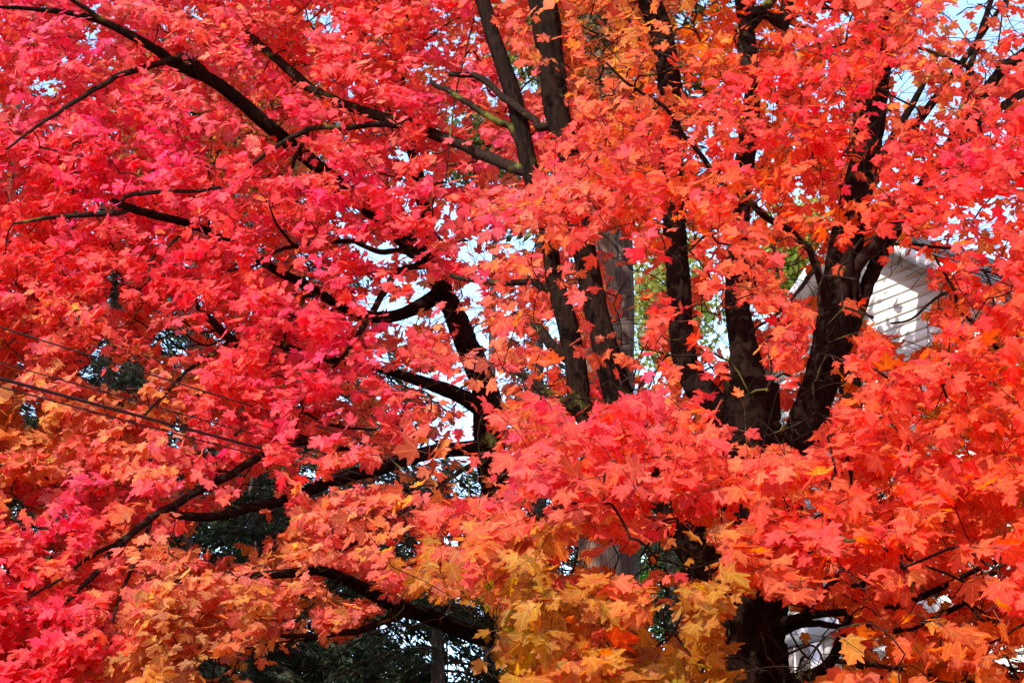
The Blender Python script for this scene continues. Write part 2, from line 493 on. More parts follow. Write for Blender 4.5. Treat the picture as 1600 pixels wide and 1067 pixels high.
for tv, tt in TEMPL:
    m_ = mesh_np('leaf', tv, LT, 3, True, tt, 'tint', np.column_stack([LV0, np.zeros(NLV)]))
    m_.materials.append(M_LEAF_ONE)
    TEMPL_MESH.append(m_)

# leaf colours seen in the photograph (pixel, sRGB); normalised to hue, then orange and olive darkened for shade
HUES = np.array([
    (60, 100, 232, 70, 85), (300, 60, 235, 80, 80), (200, 250, 235, 58, 80), (60, 400, 230, 45, 75), (300, 420, 235, 48, 85), (480, 250, 240, 70, 75),
    (600, 60, 240, 75, 75), (650, 180, 240, 75, 80), (560, 330, 235, 55, 75), (500, 560, 240, 55, 80), (420, 640, 235, 50, 75), (200, 640, 230, 110, 65),
    (60, 650, 235, 125, 60), (120, 560, 225, 80, 70), (100, 780, 235, 55, 70), (300, 760, 240, 65, 75), (60, 980, 220, 45, 65), (250, 870, 225, 90, 65),
    (400, 960, 230, 115, 65), (300, 1040, 200, 105, 55), (560, 800, 230, 90, 70), (560, 960, 215, 85, 65), (700, 840, 235, 80, 65), (820, 740, 235, 70, 75),
    (800, 900, 215, 118, 40), (770, 980, 210, 135, 35), (900, 950, 205, 115, 40), (960, 920, 215, 95, 45), (1000, 820, 220, 75, 60), (1000, 720, 230, 70, 65),
    (950, 620, 235, 60, 70), (850, 560, 225, 90, 65), (850, 330, 235, 85, 75), (760, 300, 240, 75, 85), (1000, 300, 235, 75, 65), (1100, 200, 235, 70, 65),
    (1000, 60, 240, 120, 70), (1100, 60, 235, 90, 55), (1280, 120, 230, 55, 60), (1400, 250, 220, 42, 55), (1300, 330, 225, 75, 50), (1500, 330, 215, 60, 55),
    (1550, 180, 225, 55, 65), (1450, 120, 235, 100, 75), (1180, 450, 215, 75, 60), (1450, 620, 225, 65, 55), (1560, 600, 215, 70, 45), (1300, 740, 225, 75, 55),
    (1450, 780, 220, 70, 45), (1500, 870, 195, 65, 40), (1300, 880, 200, 65, 45), (1150, 780, 225, 70, 60), (1110, 960, 200, 115, 40), (1060, 1040, 190, 112, 40),
    (1330, 1000, 190, 85, 40), (1500, 1040, 170, 80, 32), (920, 1040, 215, 75, 50),
    (755, 945, 172, 128, 22), (890, 965, 168, 128, 20), (1040, 1010, 178, 118, 25), (1105, 1050, 174, 118, 28)], float)
HUE_LIN = lin(HUES[:, 2:])
HUE_LIN = HUE_LIN / HUE_LIN[:, :1]
HUE_LIN[:, 2] = np.minimum(HUE_LIN[:, 2], 1.8 * HUE_LIN[:, 1])
HUE_LIN[:, 1] = np.maximum(HUE_LIN[:, 1], 0.05)
HUE_LIN[:, 1] *= np.where(HUE_LIN[:, 1] > 0.14, 0.85, 1.0)
HUE_LIN *= np.interp(HUE_LIN[:, 1:2], [0.08, 0.18, 0.28, 0.5], [1.0, 0.80, 0.60, 0.34])       # orange and olive leaves are duller; shade of the lower crown is painted in too

def hue_at(x, y):
    d2 = (x[:, None] - HUES[None, :, 0]) ** 2 + (y[:, None] - HUES[None, :, 1]) ** 2
    w = 1.0 / (d2 + 40.0 ** 2) ** 2
    return (w @ HUE_LIN) / w.sum(1, keepdims=True)

# ------------------------------------------------------------------ branches traced from the photograph
# (tree, part name, points (x, y, width px), distance at first and last point, visible spans of point indices)
ALL = 'all'
BR = [
 ('A', 'trunk', [(1190, 1330, 96), (1188, 1180, 90), (1186, 1067, 86), (1183, 980, 82), (1180, 860, 82), (1176, 740, 82), (1172, 660, 84), (1172, 600, 80)], 12.0, 12.0, [(1, 3), (6, 7)]),
 ('A', 'stem', [(1172, 625, 66), (1160, 540, 44), (1152, 460, 38), (1154, 350, 34), (1168, 230, 30), (1178, 120, 26), (1165, 40, 22), (1150, -60, 20)], 12.0, 13.2, [(0, 2)]),
 ('A', 'stem', [(1184, 985, 70), (1205, 880, 64), (1228, 770, 60), (1252, 677, 56), (1283, 603, 54), (1302, 519, 54), (1312, 451, 53), (1320, 384, 50), (1343, 280, 44), (1362, 190, 40), (1374, 120, 34), (1386, 50, 28), (1392, -60, 24)], 11.8, 12.6, [(3, 7), (8, 9)]),
 ('A', 'stem', [(1310, 560, 24), (1333, 515, 20), (1347, 468, 21), (1364, 424, 22), (1391, 370, 22), (1430, 310, 20), (1480, 235, 19), (1549, 128, 18), (1576, 101, 18), (1610, 78, 17), (1700, 20, 14)], 11.9, 13.0, [(1, 4), (7, 9)]),
 ('A', 'branch', [(1318, 440, 20), (1342, 412, 20), (1377, 372, 20), (1386, 360, 16)], 12.1, 12.2, [(0, 3)]),
 ('A', 'branch', [(1480, 235, 14), (1530, 190, 14), (1573, 162, 14), (1605, 143, 13), (1690, 110, 10)], 12.6, 13.2, [(2, 3)]),
 ('A', 'branch', [(1480, 235, 12), (1505, 160, 11), (1512, 118, 11), (1529, 61, 10), (1549, 0, 9), (1560, -60, 8)], 12.6, 13.4, [(2, 4)]),
 ('A', 'branch', [(1520, 115, 7), (1505, 101, 6), (1470, 86, 6), (1431, 74, 5)], 12.9, 12.8, ALL),
 ('A', 'stem', [(1172, 690, 60), (1120, 640, 50), (1082, 590, 42), (1067, 540, 39), (1061, 434, 38), (1054, 350, 36), (1048, 240, 35), (1049, 130, 36), (1036, 50, 35), (1015, 0, 33), (990, -70, 30)], 12.0, 13.6, [(2, 5), (7, 9)]),
 ('A', 'stem', [(1176, 1010, 60), (1110, 900, 54), (1050, 790, 50), (995, 690, 46), (960, 600, 42), (934, 500, 40), (916, 410, 38), (900, 310, 38), (884, 230, 40), (871, 172, 42), (866, 130, 43), (860, 84, 44), (853, 34, 45), (843, -10, 44), (825, -90, 40)], 12.1, 13.2, [(4, 6), (9, 13)]),
 ('A', 'stem', [(1050, 800, 38), (980, 720, 36), (915, 650, 34), (904, 620, 33), (898, 570, 33), (885, 505, 31), (871, 451, 28), (861, 405, 25), (855, 350, 24), (838, 300, 24), (824, 255, 24), (813, 200, 24), (799, 140, 25), (786, 100, 25), (770, 55, 24), (757, 10, 23), (735, -70, 20)], 11.7, 13.6, [(3, 7), (10, 15)]),
 ('A', 'branch', [(886, 560, 20), (861, 536, 18), (840, 512, 14), (827, 492, 11)], 12.3, 12.7, ALL),
 ('A', 'branch', [(905, 640, 18), (868, 623, 15), (851, 612, 15), (817, 584, 13), (793, 575, 11)], 12.1, 12.6, ALL),
 ('A', 'branch', [(872, 452, 14), (845, 448, 12), (830, 441, 11), (785, 442, 10), (740, 440, 8), (706, 431, 7)], 12.6, 13.2, [(1, 4)]),
 ('A', 'branch', [(820, 240, 13), (797, 199, 12), (773, 188, 11), (739, 165, 11), (705, 145, 10), (672, 128, 7)], 12.8, 13.2, [(1, 4)]),
 ('A', 'branch', [(845, 200, 13), (834, 186, 12), (808, 168, 12), (786, 152, 12), (753, 122, 11), (725, 117, 10), (700, 116, 8)], 13.1, 13.3, ALL),
 ('A', 'branch', [(1300, 500, 14), (1276, 420, 13), (1262, 388, 12), (1229, 358, 12), (1195, 337, 11), (1161, 310, 10), (1121, 280, 9), (1094, 240, 8), (1070, 213, 7), (1036, 165, 6), (982, 132, 5), (948, 98, 4)], 11.5, 10.8, [(1, 11)]),
 ('A', 'branch', [(1278, 412, 8), (1262, 436, 7), (1242, 462, 6), (1215, 490, 5), (1170, 520, 4)], 11.4, 11.2, ALL),
 ('A', 'branch', [(1380, 386, 7), (1410, 382, 6), (1452, 385, 5), (1500, 390, 4)], 11.8, 11.4, ALL),
 ('A', 'branch', [(1560, 545, 9), (1502, 485, 7), (1492, 458, 6), (1478, 431, 5), (1460, 400, 4)], 11.6, 11.2, ALL),
 ('A', 'branch', [(1492, 458, 5), (1470, 462, 5), (1451, 475, 5), (1425, 499, 4), (1391, 505, 3)], 11.4, 11.2, ALL),
 ('A', 'bough', [(1185, 985, 26), (1235, 968, 15), (1279, 958, 11), (1337, 955, 10), (1384, 955, 10), (1414, 943, 10), (1458, 923, 9), (1495, 906, 8), (1560, 870, 7), (1640, 850, 6)], 11.7, 10.0, [(1, 7)]),
 ('A', 'bough', [(1190, 1000, 24), (1250, 975, 13), (1303, 977, 9), (1364, 982, 9), (1414, 984, 9), (1458, 967, 9), (1509, 940, 8), (1530, 915, 9), (1566, 882, 10), (1640, 840, 8)], 11.7, 10.3, [(2, 8)]),
 ('A', 'bough', [(1190, 1060, 26), (1220, 1066, 20), (1276, 1051, 17), (1303, 1031, 16), (1318, 985, 13), (1334, 940, 11), (1356, 890, 9)], 11.7, 10.9, [(1, 4)]),
 ('A', 'branch', [(1250, 962, 9), (1288, 922, 10), (1310, 902, 11), (1330, 884, 10), (1350, 860, 7)], 11.0, 10.6, [(1, 3)]),
 ('A', 'branch', [(1508, 940, 6), (1526, 957, 5), (1539, 974, 5), (1566, 968, 5), (1610, 964, 5)], 10.5, 10.2, ALL),
 ('A', 'branch', [(1303, 1031, 9), (1380, 1040, 7), (1440, 1050, 6), (1520, 1066, 5)], 10.9, 10.0, ALL),
 ('A', 'branch', [(1200, 20, 20), (1222, 40, 21), (1233, 0, 21), (1245, -60, 18)], 13.0, 13.4, [(1, 2)]),
 ('A', 'branch', [(1170, 110, 20), (1160, 72, 20), (1182, 30, 19), (1208, -5, 18), (1230, -60, 15)], 13.0, 13.5, [(1, 3)]),
 ('B', 'trunk', [(905, 1400, 84), (880, 1200, 74), (850, 1067, 66), (822, 950, 60), (795, 840, 54), (775, 760, 47), (765, 700, 44), (763, 640, 42), (757, 600, 39), (739, 560, 36), (719, 512, 34), (699, 468, 30), (680, 425, 25), (668, 360, 20), (655, 280, 18), (641, 220, 16), (625, 120, 16), (610, 0, 12), (600, -80, 10)], 14.2, 15.8, [(5, 11)]),
 ('A', 'bough', [(826, 270, 20), (790, 256, 19), (760, 245, 18), (733, 233, 18), (685, 212, 18), (640, 196, 17), (597, 184, 17), (545, 167, 16), (515, 152, 16), (480, 133, 16), (440, 98, 15), (400, 66, 14), (352, 22, 12), (335, 0, 10), (310, -50, 8)], 13.3, 15.2, [(3, 4), (6, 7), (8, 11)]),
 ('B', 'bough', [(672, 410, 26), (600, 350, 24), (520, 280, 22), (430, 207, 21), (390, 172, 20), (345, 135, 20), (305, 112, 19), (270, 100, 16), (255, 85, 15), (215, 62, 14), (170, 38, 12), (115, 20, 9), (30, 12, 6), (-60, 10, 4)], 15.4, 13.6, [(3, 12)]),
 ('B', 'branch', [(345, 136, 14), (327, 122, 13), (305, 98, 12), (285, 89, 12), (255, 98, 11), (200, 112, 10), (165, 130, 9), (118, 158, 8), (75, 185, 6), (45, 207, 5), (10, 235, 4)], 14.2, 13.4, [(1, 7)]),
 ('B', 'branch', [(172, 40, 10), (135, 14, 8), (105, -4, 7), (60, -40, 5)], 13.9, 13.7, ALL),
 ('A', 'branch', [(640, 196, 12), (590, 195, 10), (535, 200, 9), (500, 199, 9), (480, 203, 9), (440, 225, 8), (405, 248, 7), (380, 275, 5)], 13.7, 13.6, [(1, 6)]),
 ('A', 'branch', [(482, 202, 8), (472, 225, 8), (463, 245, 7), (455, 265, 6)], 14.5, 14.3, ALL),
 ('B', 'bough', [(690, 455, 24), (620, 500, 18), (560, 492, 16), (510, 465, 14), (479, 443, 14), (450, 432, 14), (418, 414, 13), (380, 390, 12), (315, 355, 12), (280, 347, 12), (240, 335, 13), (200, 325, 12), (176, 312, 8)], 15.2, 13.5, [(3, 6), (8, 12)]),
 ('B', 'branch', [(200, 326, 9), (185, 333, 9), (120, 337, 8), (66, 342, 6), (20, 350, 4)], 13.6, 13.3, ALL),
 ('B', 'branch', [(186, 322, 7), (200, 305, 7), (260, 300, 7), (310, 298, 6), (345, 292, 5)], 13.6, 13.3, ALL),
 ('B', 'branch', [(658, 414, 12), (648, 401, 10), (628, 392, 10), (594, 394, 9), (560, 380, 8), (527, 377, 8), (462, 385, 7), (429, 394, 6), (398, 414, 5), (354, 424, 4)], 14.9, 13.8, ALL),
 ('B', 'branch', [(462, 386, 5), (446, 368, 5), (432, 350, 4), (420, 320, 3)], 13.9, 13.7, ALL),
 ('B', 'branch', [(660, 416, 11), (624, 423, 11), (601, 455, 11), (574, 502, 10), (547, 542, 8), (520, 575, 5)], 14.9, 14.2, ALL),
 ('B', 'branch', [(310, 356, 7), (290, 362, 6), (262, 385, 5), (236, 407, 5), (233, 441, 4)], 13.7, 13.4, ALL),
 ('B', 'branch', [(445, 560, 14), (400, 555, 14), (361, 529, 14), (338, 509, 13), (307, 475, 8), (285, 440, 5)], 14.6, 13.9, [(2, 4)]),
 ('B', 'branch', [(364, 527, 7), (334, 552, 7), (297, 576, 6), (250, 623, 5), (225, 650, 4)], 14.0, 13.4, ALL),
 ('B', 'branch', [(345, 512, 4), (318, 520, 4), (290, 505, 3), (272, 490, 3)], 13.8, 13.5, ALL),
 ('B', 'branch', [(352, 527, 4), (325, 540, 4), (300, 530, 3), (275, 505, 3)], 13.8, 13.5, ALL),
 ('B', 'branch', [(510, 466, 7), (476, 463, 6), (469, 485, 6), (449, 505, 5), (445, 549, 4)], 14.6, 14.0, ALL),
 ('B', 'bough', [(760, 645, 30), (729, 620, 26), (692, 607, 22), (655, 593, 17), (604, 580, 12), (560, 568, 11), (500, 560, 12), (440, 540, 12), (418, 524, 9)], 14.7, 14.0, [(1, 4)]),
 ('B', 'bough', [(768, 700, 26), (700, 702, 20), (640, 712, 19), (590, 735, 18), (530, 745, 17), (480, 768, 16), (430, 786, 15), (398, 790, 14), (371, 798, 14), (337, 808, 13), (294, 808, 12), (265, 800, 9)], 14.5, 13.2, [(1, 4), (7, 10)]),
 ('B', 'bough', [(590, 728, 16), (500, 690, 15), (440, 695, 14), (402, 714, 13), (364, 737, 13), (321, 761, 13), (270, 788, 13), (223, 820, 12), (196, 842, 11), (165, 876, 9), (135, 910, 8), (108, 937, 6), (80, 955, 5)], 14.1, 12.6, [(3, 11)]),
 ('B', 'branch', [(210, 830, 8), (169, 855, 7), (135, 872, 6), (95, 903, 5), (50, 930, 3)], 13.0, 12.6, ALL),
 ('B', 'branch', [(235, 815, 7), (220, 860, 6), (205, 890, 6), (185, 940, 5), (172, 985, 4)], 13.0, 12.6, ALL),
 ('B', 'bough', [(830, 990, 30), (770, 1000, 26), (720, 985, 23), (665, 959, 21), (628, 953, 21), (597, 935, 20), (564, 917, 17), (530, 899, 16), (490, 889, 14), (455, 896, 13), (410, 896, 12), (370, 905, 8)], 14.0, 12.2, [(3, 10)]),
 ('B', 'branch', [(640, 955, 15), (597, 970, 12), (564, 985, 11), (530, 990, 9), (490, 993, 8), (440, 992, 6)], 13.2, 12.2, ALL),
 ('B', 'branch', [(772, 715, 9), (735, 728, 8), (700, 748, 7), (655, 785, 7), (611, 808, 7), (570, 838, 7), (530, 862, 6), (500, 875, 5)], 14.2, 12.6, [(1, 6)]),
 ('B', 'branch', [(740, 30, 3), (728, 80, 3), (712, 150, 3), (702, 220, 3), (697, 285, 2.5)], 13.6, 13.4, ALL),
 ('B', 'branch', [(470, 640, 5), (505, 660, 5), (540, 668, 4), (590, 672, 4)], 14.3, 14.3, ALL),
]

# open gaps in the foliage: (x0, y0, x1, y1, radius px, share of leaves kept)
GAPS = [
 (795, 105, 850, 125, 22, .12), (840, 30, 842, 60, 16, .3), (765, 135, 772, 150, 10, .3), (700, 175, 735, 190, 14, .3), (745, 235, 760, 240, 16, .35), (705, 285, 730, 285, 10, .35),
 (735, 392, 822, 378, 18, .4), (660, 462, 668, 480, 15, .15), (625, 488, 642, 498, 15, .15), (740, 470, 790, 470, 26, .35), (760, 520, 800, 530, 16, .4), (820, 590, 840, 600, 14, .25),
 (608, 570, 620, 575, 15, .35), (545, 610, 560, 600, 8, .3), (1020, 420, 1030, 450, 18, .15), (1018, 570, 1020, 590, 9, .2), (1108, 480, 1106, 585, 10, .15), (1235, 420, 1262, 440, 24, .2),
 (1372, 440, 1428, 458, 30, .08), (1385, 490, 1428, 522, 28, .10), (1410, 400, 1438, 415, 12, .3), (1240, 985, 1290, 980, 22, .05), (1235, 1035, 1285, 1030, 24, .06), (1330, 922, 1350, 915, 10, .4), (1205, 590, 1228, 600, 12, .35),
 (1212, 655, 1222, 660, 12, .35), (1312, 598, 1338, 595, 11, .3), (1490, 40, 1580, 25, 30, .4), (1400, 130, 1440, 170, 22, .55), (1540, 440, 1565, 460, 15, .4), (1460, 370, 1560, 330, 22, .65), (1330, 340, 1340, 350, 6, .3),
 (955, 380, 995, 495, 18, .10), (150, 580, 205, 590, 24, .15), (262, 535, 285, 530, 18, .2), (160, 545, 165, 545, 14, .4), (40, 640, 45, 660, 10, .4), (345, 835, 415, 805, 36, .12), (400, 760, 440, 750, 16, .35), (470, 700, 480, 722, 13, .2), (490, 762, 590, 742, 15, .3),
 (615, 1010, 725, 990, 56, .10), (470, 1050, 740, 1060, 46, .10), (400, 1040, 440, 1050, 26, .35), (330, 1050, 350, 1055, 20, .4), (655, 745, 735, 750, 32, .25), (612, 865, 640, 850, 18, .35), (520, 915, 560, 925, 12, .1), (480, 940, 480, 990, 11, .35),
 (1040, 940, 1045, 985, 22, .15), (1000, 885, 1025, 870, 22, .2), (912, 860, 955, 880, 22, .12), (884, 885, 884, 890, 8, .2), (1085, 850, 1105, 880, 20, .35), (1060, 870, 1062, 890, 8, .3), (1035, 800, 1060, 830, 15, .4), (835, 800, 850, 790, 13, .2), (700, 845, 712, 850, 10, .4),
 (1130, 500, 1160, 560, 18, .2), (975, 520, 990, 595, 20, .25), (870, 515, 905, 615, 10, .3), (730, 640, 740, 690, 14, .4), (640, 640, 720, 680, 20, .55), (25, 800, 40, 820, 14, .3), (10, 895, 15, 905, 8, .4), (1075, 900, 1100, 900, 10, .4),
 (270, 670, 275, 690, 8, .3), (140, 60, 145, 62, 6, .3), (55, 140, 90, 135, 9, .4), (175, 440, 180, 500, 8, .4), (1530, 880, 1570, 890, 12, .4), (1440, 950, 1480, 945, 9, .3), (1560, 1020, 1590, 1040, 18, .45), (1350, 1030, 1370, 1025, 12, .4),
 (930, 40, 945, 130, 20, .3), (1000, 100, 1020, 110, 12, .5), (415, 165, 432, 160, 8, .3), (495, 25, 520, 40, 10, .5),
]
CAPS = [(a, b, c, d, r, k * (0.25 if b > 780 or a < 300 or 1230 < a < 1440 else 0.6), 99.0) for a, b, c, d, r, k in GAPS]
BRANCH_GEO = []
DONE = []                                           # (tree, x, y, width, distance) of wood already laid out
for tree, nm, pts, Y0, Y1, vis in BR:
    pts = np.array(pts, float)
    seg = np.hypot(np.diff(pts[:, 0]), np.diff(pts[:, 1]))
    cum = np.concatenate([[0], np.cumsum(seg)]) / seg.sum()
    Y = Y0 + (Y1 - Y0) * cum
    if nm != 'trunk':                               # start inside the wood the branch grows from
        best = None
        for t_, qx, qy, qw, qY in DONE:
            if t_ == tree:
                dd = np.hypot(qx - pts[0, 0], qy - pts[0, 1]) - qw * 0.5
                j = int(dd.argmin())
                if dd[j] < 30 and qw[j] > pts[0, 2] * 0.7 and (best is None or dd[j] < best[0]):
                    best = (dd[j], qx[j], qy[j], qw[j], qY[j])
        if best:
            Y = Y + (best[4] - Y[0]) * np.clip(1 - cum, 0, 1) ** 1.5
            pts = np.vstack([[best[1], best[2], min(pts[0, 2] * 1.15, best[3] * 0.9)], pts])
            Y = np.concatenate([[best[4]], Y])
            if vis != ALL:
                vis = [(a + 1, b + 1) for a, b in vis]
    tq = np.linspace(0, 1, 60) * (len(pts) - 1)
    DONE.append((tree, *[np.interp(tq, np.arange(len(pts)), v) for v in (pts[:, 0], pts[:, 1], pts[:, 2], Y)]))
    P = at(pts[:, 0], pts[:, 1], Y)
    R = pts[:, 2] * Y / math.cos(PITCH) / F / 2
    BRANCH_GEO.append((tree, nm, P, R))
    spans = [(0, len(pts) - 1)] if vis == ALL else vis
    for a, b in spans:
        for i in range(a, b):
            wmid = (pts[i, 2] + pts[i + 1, 2]) / 2
            CAPS.append((pts[i, 0], pts[i, 1], pts[i + 1, 0], pts[i + 1, 1], wmid / 2 + 4, (0.06 if wmid > 48 else 0.14) if wmid > 12 else 0.20, (Y[i] + Y[i + 1]) / 2))
for ax_, ay_, bx_, by_ in ((-60, 487, 240, 578), (-60, 544, 385, 665), (-60, 570, 375, 682), (-60, 583, 300, 675), (650, 738, 750, 768)):
    CAPS.append((ax_, ay_, bx_, by_, 4, 0.06, 13.0))
CAPS = np.array(CAPS)

def keep_mask(x, y, Y, half_px):
    """thin the leaves where the photograph shows a branch or a gap"""
    keep = np.ones(len(x), bool)
    rnd = rng.random(len(x))
    rr = rng.uniform(0.8, 1.25, len(x))
    for ax, ay, bx, by, r, k, Ym in CAPS:
        g_ = r * 1.3 + 22
        near = np.nonzero((x > min(ax, bx) - g_) & (x < max(ax, bx) + g_) & (y > min(ay, by) - g_) & (y < max(ay, by) + g_) & (Y < Ym))[0]
        if not len(near):
            continue
        dx, dy = bx - ax, by - ay
        t = np.clip(((x[near] - ax) * dx + (y[near] - ay) * dy) / (dx * dx + dy * dy + 1e-6), 0, 1)
        d = np.hypot(x[near] - ax - t * dx, y[near] - ay - t * dy)
        keep[near[(d < r * rr[near] + half_px[near]) & (rnd[near] > k)]] = False
    return keep

# ------------------------------------------------------------------ maples
A_EDGE = np.array([(-300, 900), (0, 890), (300, 850), (560, 790), (700, 765), (850, 705), (1000, 760), (1067, 800), (1300, 840)], float)

def maple_sprays(tree, n):
    """spray bases spread through the crown's volume: pixel, distance"""
    x = rng.uniform(-330, 1930, n); y = rng.uniform(-300, 1330, n)
    e = np.interp(y, A_EDGE[:, 0], A_EDGE[:, 1])
    u = rng.random(n) ** 1.35
    if tree == 'A':
        Yf = np.interp(y, [-300, 0, 600, 1067, 1330], [12.2, 11.2, 9.4, 8.4, 8.4])
        Yb = np.full(n, 14.2)
        p = 1 / (1 + np.exp(-(x - e) / 28.0))
        p = p * np.where((x > 1400) & (y < 220), 0.5, 1.0) * np.where((x > 1440) & (y > 300) & (y < 480), 0.65, 1.0)
        p = p * np.where((x < 900) & (y > 240) & (y < 600), 0.75, 1.0)
    elif tree == 'B':
        Yf = np.interp(y, [-300, 0, 600, 850, 1067, 1330], [14.2, 13.6, 12.9, 12.3, 11.6, 11.4])
        Yf = Yf + np.where(x < 250, 0.3, 0.0)
        Yb = Yf + 4.2
        p = 1 / (1 + np.exp((x - e - 90) / 40.0))
        p = p * np.where((y > 985) & (x > 430), 0.35, 1.0)
        p = p * np.where((x > 560) & (y > 240) & (y < 760), 0.68, 1.0) * np.where((x > 300) & (x < 460) & (y > 740) & (y < 880), 0.5, 1.0)
    else:
        Yf = np.full(n, 17.5); Yb = np.full(n, 21.5)
        p = np.exp(-((x - 1420) / 330.0) ** 2 - ((y - 40) / 230.0) ** 2) + 0.8 * np.exp(-((x - 1010) / 130.0) ** 2 - ((y - 60) / 150.0) ** 2)
    ok = rng.random(n) < p
    x, y, Y = x[ok], y[ok], (Yf + (Yb - Yf) * u)[ok]
    return at(x, y, Y), u[ok]

def make_maple(tree, label, base, n_try, leaf_len, per_spray, spray_len, hue_shift, axis, cam_w, single=300):
    root = thing('maple_tree', label, 'tree', base, 'maples in red autumn leaf')
    base = np.array(base, float)
    nodes, nrad = [], []
    for t, nm, P, R in BRANCH_GEO:
        if t != tree:
            continue
        Q = catmull(P, 5)
        r = np.interp(np.linspace(0, 1, len(Q)), np.linspace(0, 1, len(R)), R)
        if nm not in ('trunk',):
            wob = rng.normal(0, 1, Q.shape); wob[1:-1] = (wob[:-2] + wob[1:-1] + wob[2:]) / 3
            Q = Q + wob * np.minimum(r, 0.02)[:, None] * 0.35
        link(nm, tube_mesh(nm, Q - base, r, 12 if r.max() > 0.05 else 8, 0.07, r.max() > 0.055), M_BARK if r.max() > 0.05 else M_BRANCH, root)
        far = Q[len(Q) // 6:] if nm == 'trunk' else Q
        nodes.append(far)
    nodes = np.vstack(nodes)
    S, inner = maple_sprays(tree, n_try)
    # grow twigs: every spray joins the nearest wood already there
    n = len(S)
    d2 = np.full(n, np.inf); who = np.zeros(n, int)
    for i in range(0, len(nodes), 400):
        D = ((S[:, None] - nodes[None, i:i + 400]) ** 2).sum(-1)
        j = D.argmin(1); m_ = D[np.arange(n), j]
        b = m_ < d2; d2[b] = m_[b]; who[b] = j[b] + i
    allnodes = [p for p in nodes]; parent_link = [-1] * len(allnodes)
    done = np.zeros(n, bool)
    links, spray_of = [], []                       # (points, parent link), the spray each link leads to
    for it in range(n):
        k = int(np.argmin(np.where(done, np.inf, d2)))
        done[k] = True
        p0 = allnodes[who[k]]; p1 = S[k]
        L = math.sqrt(d2[k])
        mid = (p0 + p1) / 2 + rng.normal(0, 0.13, 3) * L + np.array([0, 0, 0.10 * L])
        t = np.array([0.0, 0.35, 0.7, 1.0])[:, None]
        C = (1 - t) ** 2 * p0 + 2 * t * (1 - t) * mid + t * t * p1
        li = len(links)
        links.append((C, parent_link[who[k]])); spray_of.append(k)
        for q in C[1:]:
            allnodes.append(q); parent_link.append(li)
            D = ((S - q) ** 2).sum(1) * 1.15
            b = D < d2; d2[b] = D[b]; who[b] = len(allnodes) - 1
    # sprays of leaves
    out = S - np.array(axis)[None]; out[:, 2] *= 0.3
    d = unit(unit(out) * 0.9 + rng.normal(0, 0.45, (n, 3)) + np.array([0, -0.15, -0.05]))
    K = per_spray
    frac = (np.arange(K) // 2 + 1) / (K // 2 + 0.5)
    sl = spray_len * rng.uniform(0.7, 1.3, n)
    side = unit(np.cross(d, UPV) + rng.normal(0, 0.2, (n, 3)))
    sag = -0.12 * spray_len
    P = S[:, None] + d[:, None] * (sl[:, None] * frac)[..., None] + UPV * (sag * frac ** 2)[None, :, None]
    sgn = np.where(np.arange(K) % 2 == 0, 1, -1)
    pet = unit(d[:, None] * 0.55 + side[:, None] * sgn[None, :, None] * 0.85 + rng.normal(0, 0.4, (n, K, 3)) + np.array([0, -0.1, -0.12]))
    LB = P + pet * (leaf_len * rng.uniform(0.35, 0.8, (n, K)))[..., None]
    tip = unit(pet + np.array([0, -0.25, -0.75]) * rng.uniform(0.4, 1.5, (n, K, 1)) + rng.normal(0, 0.25, (n, K, 3)))
    tocam = unit(CAM - LB)
    nrm = UPV * 0.75 + tocam * cam_w + TO_SUN * 0.25 + rng.normal(0, 0.55, (n, K, 3))
    nrm = unit(nrm - tip * (nrm * tip).sum(-1, keepdims=True))
    LB, tip, nrm = LB.reshape(-1, 3), tip.reshape(-1, 3), nrm.reshape(-1, 3)
    PB = np.repeat(P.reshape(-1, 3), 1, 0)
    size = leaf_len * np.clip(rng.normal(1, 0.22, n * K), 0.45, 1.5) * np.repeat(np.interp(project(S)[1], [0, 500, 950], [0.74, 0.86, 1.02] if tree == 'A' else [1.0, 1.0, 1.08]), K)
    sx, sy, _ = project(S + d * (sl * 0.65)[:, None])
    hs = hue_at(np.clip(sx + rng.normal(0, 30, n), -50, 1650), np.clip(sy + rng.normal(0, 30, n), -50, 1120))
    sv = np.exp(rng.normal(0, 0.22, (n, 1))) * np.interp(inner, [0.15, 0.7], [1.0, 1.9])[:, None] ** np.where(hs[:, 1:2] < 0.09 * hs[:, :1], 1.0, 0.25)    # inner leaves turn orange, outer ones red
    hs = np.repeat(hs * np.hstack([np.ones((n, 1)), sv, np.exp(rng.normal(0, 0.15, (n, 1)))]), K, 0)
    lv = np.exp(rng.normal(0, 0.2, (n * K, 1)))
    colr = hs * np.hstack([np.ones((n * K, 1)), lv, np.exp(rng.normal(0, 0.15, (n * K, 1)))]) * 0.70 * np.exp(rng.normal(0, 0.12, (n * K, 1)))
    colr = colr * np.array(hue_shift)
    colr[:, 1] = np.minimum(colr[:, 1], np.where(colr[:, 0] < 0.34, 0.62, 0.36) * colr[:, 0])
    colr = np.clip(colr, 0.004, 0.9)
    ctr = LB + tip * (size * 0.45)[:, None]
    px, py, pf = project(ctr)
    ok = keep_mask(px, py, ctr[:, 1], 0.33 * size * F / pf)
    alive = ok.reshape(n, K).sum(1) >= 3
    ok &= np.repeat(alive, K)
    # twigs: only those that still carry leaves
    weight = alive[spray_of].astype(float)
    for li in range(len(links) - 1, -1, -1):
        if links[li][1] >= 0:
            weight[links[li][1]] += weight[li]
    TV, TQ, nv = [], [], 0
